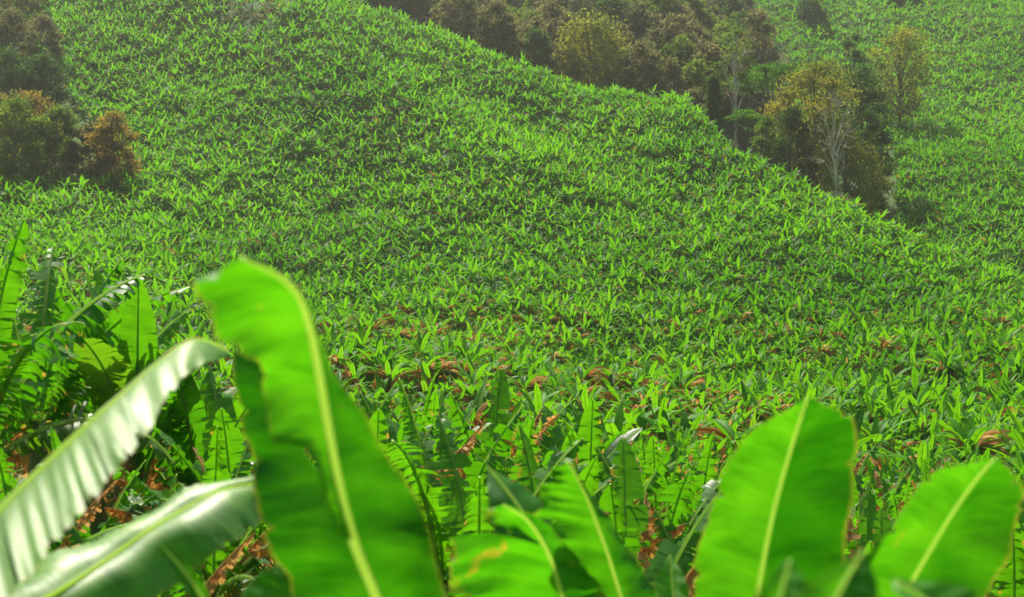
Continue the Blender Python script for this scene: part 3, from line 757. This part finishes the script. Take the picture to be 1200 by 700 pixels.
def tree_meshes(seed, H, R, crown0=.35, clumps=16, per=170, size=.3, flat=.7, leaf=M_OLIVE, bark=M_BARK, shape='round', lean=0.0, sub=3, tr=.016, lf=.62):
    rng = R0(seed)
    tg, cg = Geo(), Geo()
    top = np.array([lean * H, 0, H * .82])
    path = catmull([[0, 0, -.5], [rng.uniform(-.03, .03) * H, rng.uniform(-.03, .03) * H, H * .3], [lean * H * .6, rng.uniform(-.04, .04) * H, H * .58], top], 12)
    tube(tg, path, np.linspace(H * tr * .8, H * tr * .25, 12), 7)
    for k in range(clumps):
        f = k / max(clumps - 1, 1)
        hh = crown0 + (1 - crown0) * (f if shape != 'umbrella' else .55 + .4 * f)
        az = k * 2.4 + rng.uniform(-.5, .5)
        if shape == 'round': rr = R * math.sqrt(max(.05, 1 - ((hh - crown0) / (1 - crown0) * 2 - .85) ** 2 * .8)) * rng.uniform(.45, .92)
        elif shape == 'ball': hh = crown0 + (1 - crown0) * (.12 + .76 * f); rr = R * .82 * math.sqrt(max(.02, 1 - ((f - .5) * 1.8) ** 2)) * rng.uniform(.4, 1)
        elif shape == 'cone': rr = R * (1.02 - (hh - crown0) / (1 - crown0)) * rng.uniform(.4, .8)
        elif shape == 'umbrella': rr = R * rng.uniform(.2, .95)
        else: rr = R * rng.uniform(.3, .8)
        if shape == 'umbrella': hh = .8 + .15 * (1 - (rr / R) ** 2) + rng.uniform(-.07, .04)
        c = np.array([math.cos(az) * rr + lean * H * hh, math.sin(az) * rr, H * hh * .97])
        i0 = min(11, max(2, int((hh * lf + .02) * 12)))
        st = path[i0]
        limb = catmull([st, st + (c - st) * .5 + np.array([0, 0, .06 * H * rng.uniform(-.3, 1)]), c], 5)
        tube(tg, limb, np.linspace(H * tr * .4, H * tr * .1, 5), 4)
        for q in range(sub):
            e = c + rng.normal(size=3) * R * .22
            tube(tg, np.array([limb[3], (limb[3] + e) / 2 + rng.normal(size=3) * .1, e]), [H * tr * .14, H * tr * .1, H * tr * .05], 3)
        if per:
            cr = R * rng.uniform(.30, .48)
            cv = np.clip(rng.uniform(.1, .9), 0, 1)
            foliage(cg, rng, c, np.array([cr, cr, cr * flat]), int(per * 2.2 * rng.uniform(.6, 1.3)), size, cv)
    me = [('trunk', tg.mesh('trunk', bark, True))]
    if per: me.append(('crown', cg.mesh('crown', leaf, False)))
    return me

def find_y(u, vb, ylo, yhi):
    yy = np.arange(ylo, yhi, .5); xx = (u - 600) / FX * yy
    zz = terrain(xx, yy); vv = 350 - FX * zz / yy
    return float(yy[np.argmin(np.abs(vv - vb))])

def put_tree(name, u, y, vtop, label, cat='tree', group=None, wpx=60, **k):
    if u > 400 and y < 330: y = max(y, float(ridge_y(u)) + 9 + (y - 225) * .12)
    x = (u - 600) / FX * y; z0 = gz(x, y)
    H = max(2.0, (350 - vtop) / FX * y - z0)
    R = wpx / 2 / FX * y
    root = empty(name, (x, y, z0))
    tag(root, label, cat, group)
    for nm, me in tree_meshes(H=H, R=R, **k): link(bpy.data.objects.new(nm, me), root)
    return root

# individual trees of the ravel between the two slopes
put_tree('tree', 695, 284, 8, 'yellow-green tree standing out from the brown wood above the ridge', seed=1, wpx=92, crown0=.05, clumps=36, per=150, shape='ball', leaf=M_YEL, size=.38)
put_tree('tree', 862, 262, 26, 'slender tree with a bare pale trunk and a sparse olive crown', seed=2, wpx=56, crown0=.62, clumps=12, per=90, leaf=M_OLIVE, bark=M_PALE, size=.3, tr=.014, sub=4, lf=.85)
put_tree('tree', 905, 268, 66, 'flat-topped spreading green tree beside the pale trunk', seed=3, wpx=92, shape='umbrella', clumps=22, per=170, flat=.28, leaf=M_GREEN, size=.28)
put_tree('conical_tree', 836, 243, 92, 'narrow very dark conical tree by the ridge line', seed=4, wpx=36, shape='cone', crown0=.05, clumps=26, per=240, leaf=M_DARK, size=.26, flat=1.1)
put_tree('bush', 812, 240, 108, 'brown-olive bush left of the dark conical tree', 'bush', seed=5, wpx=44, crown0=.05, clumps=14, per=150, leaf=M_BROWN)
put_tree('tree', 872, 244, 120, 'small bright green tree with a flat crown below the pale trunk', seed=6, wpx=46, shape='umbrella', clumps=12, per=150, flat=.35, leaf=M_GREEN, size=.24)
put_tree('tree', 957, 246, 74, 'large round tree with an orange-brown crown top behind the bare white tree', seed=7, wpx=112, crown0=.42, clumps=30, per=230, leaf=M_ORANGE, flat=.55, size=.3)
put_tree('bare_tree', 978, 222, 100, 'leafless white tree with forked branches', seed=8, wpx=64, crown0=.56, clumps=18, per=0, bark=M_PALE, tr=.008, sub=10, lf=.78)
put_tree('bush', 992, 240, 162, 'rounded olive bush at the foot of the bare white tree', 'bush', seed=9, wpx=104, crown0=.05, clumps=24, per=220, leaf=M_YEL, size=.24)
put_tree('tree', 925, 240, 128, 'dark green tree between the flat-topped tree and the bare white tree', seed=10, wpx=66, crown0=.1, clumps=22, per=230, leaf=M_DARK, size=.28)
put_tree('bush', 897, 236, 140, 'olive brown bush at the bottom of the ravine, left of the dark tree', 'bush', seed=11, wpx=50, crown0=.05, clumps=16, per=170, leaf=M_OLIVE, size=.26)
put_tree('tree', 1010, 262, 78, 'dark tree with a ragged crown right of the orange-brown tree', seed=12, wpx=74, crown0=.1, clumps=24, per=230, leaf=M_DARK, size=.3)
put_tree('tree', 1022, 246, 132, 'low dark tree at the right end of the ravine trees', seed=13, wpx=50, crown0=.1, clumps=18, per=200, leaf=M_DARK, size=.28)
put_tree('tree', 1055, 315, 20, 'yellowish tree standing alone on the upper right slope', seed=14, wpx=84, crown0=.05, clumps=30, per=110, flat=.7, shape='ball', leaf=M_YEL, size=.34)
put_tree('tree', 887, 300, 14, 'dark purple-brown tree above the flat-topped tree', seed=15, wpx=66, crown0=.12, clumps=22, per=200, leaf=M_BROWN, size=.34)
put_tree('tree', 1000, 300, 40, 'small dark tree above the orange-brown crown', seed=16, wpx=36, crown0=.1, clumps=14, per=170, leaf=M_DARK, size=.3)
put_tree('bush', 952, 400, 0, 'dark bush at the top edge on the far green slope', 'bush', seed=17, wpx=38, crown0=.05, clumps=14, per=170, leaf=M_DARK, size=.4)
put_tree('bush', 1060, 410, -10, 'wide dark bush cut by the top edge above the yellowish tree', 'bush', seed=18, wpx=52, crown0=.05, clumps=14, per=170, leaf=M_DARK, size=.4)
put_tree('bush', 1098, 415, -12, 'dark bush at the top edge, right of the wide one', 'bush', seed=19, wpx=44, crown0=.05, clumps=14, per=170, leaf=M_DARK, size=.4)
# left edge thicket
LT = [(18, 212, 118, 74, M_OLIVE, 'olive round bush at the left edge, lowest of the thicket'), (66, 214, 128, 62, M_OLIVE, 'olive brown bush in the thicket beside the olive round bush'),
      (104, 214, 148, 46, M_BROWN, 'low brown bush between the thicket and the orange one'), (132, 212, 134, 58, M_RUST, 'orange-brown bush standing at the right end of the thicket'),
      (30, 224, 112, 84, M_RUST, 'yellow-brown bush in the middle of the left thicket'), (8, 236, 60, 70, M_DARK, 'dark green tree at the left edge above the yellow-brown bush'),
      (48, 240, 66, 60, M_DARK, 'dark tree on the right side of the left thicket'), (14, 256, 14, 70, M_BROWN, 'purple-brown tree at the left edge near the top'),
      (50, 262, 20, 46, M_BROWN, 'smaller brown tree near the top of the left thicket'), (20, 284, -30, 76, M_BROWN, 'brown tree cut by the top left corner')]
for i, (u, y, vt, w, mt, lb) in enumerate(LT):
    put_tree('bush' if 'bush' in lb else 'tree', u, y, vt, lb, 'bush' if 'bush' in lb else 'tree', seed=40 + i, wpx=w, crown0=.06, clumps=20, per=190, leaf=mt, size=.3)

# the brown wood beyond the ridge: a few tree shapes copied over the slope
PT = []
specs = [(M_BROWN, 0.4, 20, 100), (M_BROWN, .5, 14, 60), (M_OLIVE, .35, 24, 120), (M_BROWN, .45, 20, 90), (M_DARK, .2, 24, 150), (M_OLIVE, .4, 20, 100)]
for i, (mt, c0, cl, per) in enumerate(specs):
    PT.append(tree_meshes(seed=70 + i, H=15, R=3.9, crown0=c0, clumps=cl, per=per, size=.36, leaf=mt, bark=M_PALE if i in (1, 3) else M_BARK, tr=.009))
kinds = ['brown leafed tree', 'thin brown tree with pale trunk', 'olive tree', 'dusty brown tree with pale trunk', 'dark green tree', 'loose olive tree']
r = R0(77)
spots = []
for yy in np.arange(278, 400, 10.5):
    du = 15
    for uu in np.arange(410, 870, 27):
        u_ = uu + r.uniform(-12, 12); y_ = yy + r.uniform(-3, 3)
        x_ = (u_ - 600) / FX * y_; z_ = gz(x_, y_)
        if y_ < ridge_y(u_) + 14: continue
        vb = 350 - FX * z_ / y_; vtp = 350 - FX * (z_ + 13) / y_
        if vb < -15 or (abs(u_ - 695) < 40 and y_ < 294): continue
        if u_ > 830 and vb > 160: continue
        spots.append((u_, y_, x_, z_, vtp))
r.shuffle(spots)
print('wood trees', len(spots))
for (u_, y_, x_, z_, vtp) in spots:
    k = r.choice(6, p=[.22, .18, .18, .18, .12, .12])
    s = r.uniform(.85, 1.4)
    root = empty('tree', (x_, y_, z_), r.uniform(0, 6.28), s)
    where = 'left end' if u_ < 540 else 'left of the yellow-green tree' if u_ < 650 else 'beside the yellow-green tree' if u_ < 740 else 'right of the yellow-green tree' if u_ < 820 else 'behind the pale trunk'
    row = 'along the ridge' if y_ < 310 else 'mid wood' if y_ < 345 else 'at the top edge'
    tag(root, kinds[k] + ' ' + row + ', ' + where, 'tree', 'trees of the brown wood beyond the ridge')
    for nm, me in PT[k]: link(bpy.data.objects.new(nm, me), root)

# scrub on the wood floor and the left thicket
def scrub():
    g = Geo(); r = R0(91)
    n = 1700
    yy = r.uniform(200, 420, n); uu = r.uniform(-120, 1060, n); xx = (uu - 600) / FX * yy
    zz = terrain(xx, yy); vv = 350 - FX * zz / yy
    a, b, left = in_wood(uu, vv, yy, ridge_y(uu))
    k = a | b | left
    for X1, Y1, Z1 in zip(xx[k], yy[k], zz[k]):
        foliage(g, r, np.array([X1, Y1, Z1 + .8]), np.array([1.8, 1.8, 1.1]), 34, .34, r.rand())
    for q in range(90):
        a_, r_ = r.uniform(0, 6.28), r.rand() ** .5
        X1, Y1 = -50 + 9 * r_ * math.cos(a_), 285 + 16 * r_ * math.sin(a_)
        foliage(g, r, np.array([X1, Y1, gz(X1, Y1) + .6]), np.array([1.3, 1.3, .8]), 34, .3, r.rand())
    tag(g.obj('undergrowth', M_BROWN, smooth=False), 'brown scrub covering the floor of the wood and ravine', 'undergrowth', kind='stuff')
scrub()

# where only two or three neighbours would share a description, say which of them is meant
same = {}
for o in COL.objects:
    if o.parent is None and 'label' in o.keys() and 'group' in o.keys(): same.setdefault(o['label'], []).append(o)
for lb, os_ in same.items():
    if 2 <= len(os_) <= 3:
        os_.sort(key=lambda o: o.location.x / o.location.y)
        for o, wd in zip(os_, ('left', 'right') if len(os_) == 2 else ('left', 'middle', 'right')):
            o['label'] = wd + ' ' + lb

# ------------------------------------------------------------------ air
m, nt, out = new_mat('haze_air')
pv = N(nt, 'ShaderNodeVolumePrincipled'); pv.inputs['Density'].default_value = .00019
pv.inputs['Color'].default_value = (.95, 1, .88, 1); pv.inputs['Anisotropy'].default_value = .6
nt.links.new(pv.outputs[0], out.inputs['Volume'])
zlo, zhi = Z.min() - 1, Z.max() + 25
bx = Geo()
c = np.array([[a, b, cc] for a in (-905, 905) for b in (-195, 1005) for cc in (zlo, zhi)], float)
bx.add(c, [[0, 1, 3, 2], [4, 6, 7, 5], [0, 4, 5, 1], [2, 3, 7, 6], [0, 2, 6, 4], [1, 5, 7, 3]])
tag(bx.obj('haze', m, smooth=False), 'thin pale haze in the valley air', 'haze', kind='stuff')

# ------------------------------------------------------------------ light
SUN_EL, SUN_AZ = rad(56), rad(-22)        # azimuth measured from +Y towards +X
w = bpy.data.worlds.new('World'); sc.world = w; w.use_nodes = True
nt = w.node_tree; bg = nt.nodes['Background']
sky = nt.nodes.new('ShaderNodeTexSky'); sky.sky_type = 'NISHITA'; sky.sun_disc = False
sky.sun_elevation = SUN_EL; sky.sun_rotation = SUN_AZ
sky.dust_density = 4.0
nt.links.new(sky.outputs[0], bg.inputs[0]); bg.inputs[1].default_value = .07
sl = bpy.data.lights.new('sun', 'SUN'); sl.energy = 5.0; sl.angle = rad(.6); sl.color = (1, .93, .78)
so = bpy.data.objects.new('sun', sl); link(so)
sd = Vector((math.sin(SUN_AZ) * math.cos(SUN_EL), math.cos(SUN_AZ) * math.cos(SUN_EL), math.sin(SUN_EL)))
so.rotation_euler = sd.to_track_quat('Z', 'Y').to_euler()
so.location = (0, 0, 60)

# ------------------------------------------------------------------ camera
cam = bpy.data.cameras.new('camera'); co = bpy.data.objects.new('camera', cam); link(co)
co.location = (0, 0, 0); co.rotation_euler = (rad(90), 0, 0)
cam.sensor_width = 36; cam.lens = 36 * FX / 1200; cam.clip_end = 3000; cam.clip_start = .05
cam.dof.use_dof = True; cam.dof.focus_distance = 48; cam.dof.aperture_fstop = cam.lens / 1000 / .020
sc.camera = co
sc.view_settings.view_transform = 'Standard'; sc.view_settings.look = 'None'
sc.view_settings.exposure = .72; sc.view_settings.gamma = 1
sc.view_settings.use_curve_mapping = False
sc.cycles.max_bounces = 6; sc.cycles.volume_bounces = 0; sc.cycles.transmission_bounces = 5
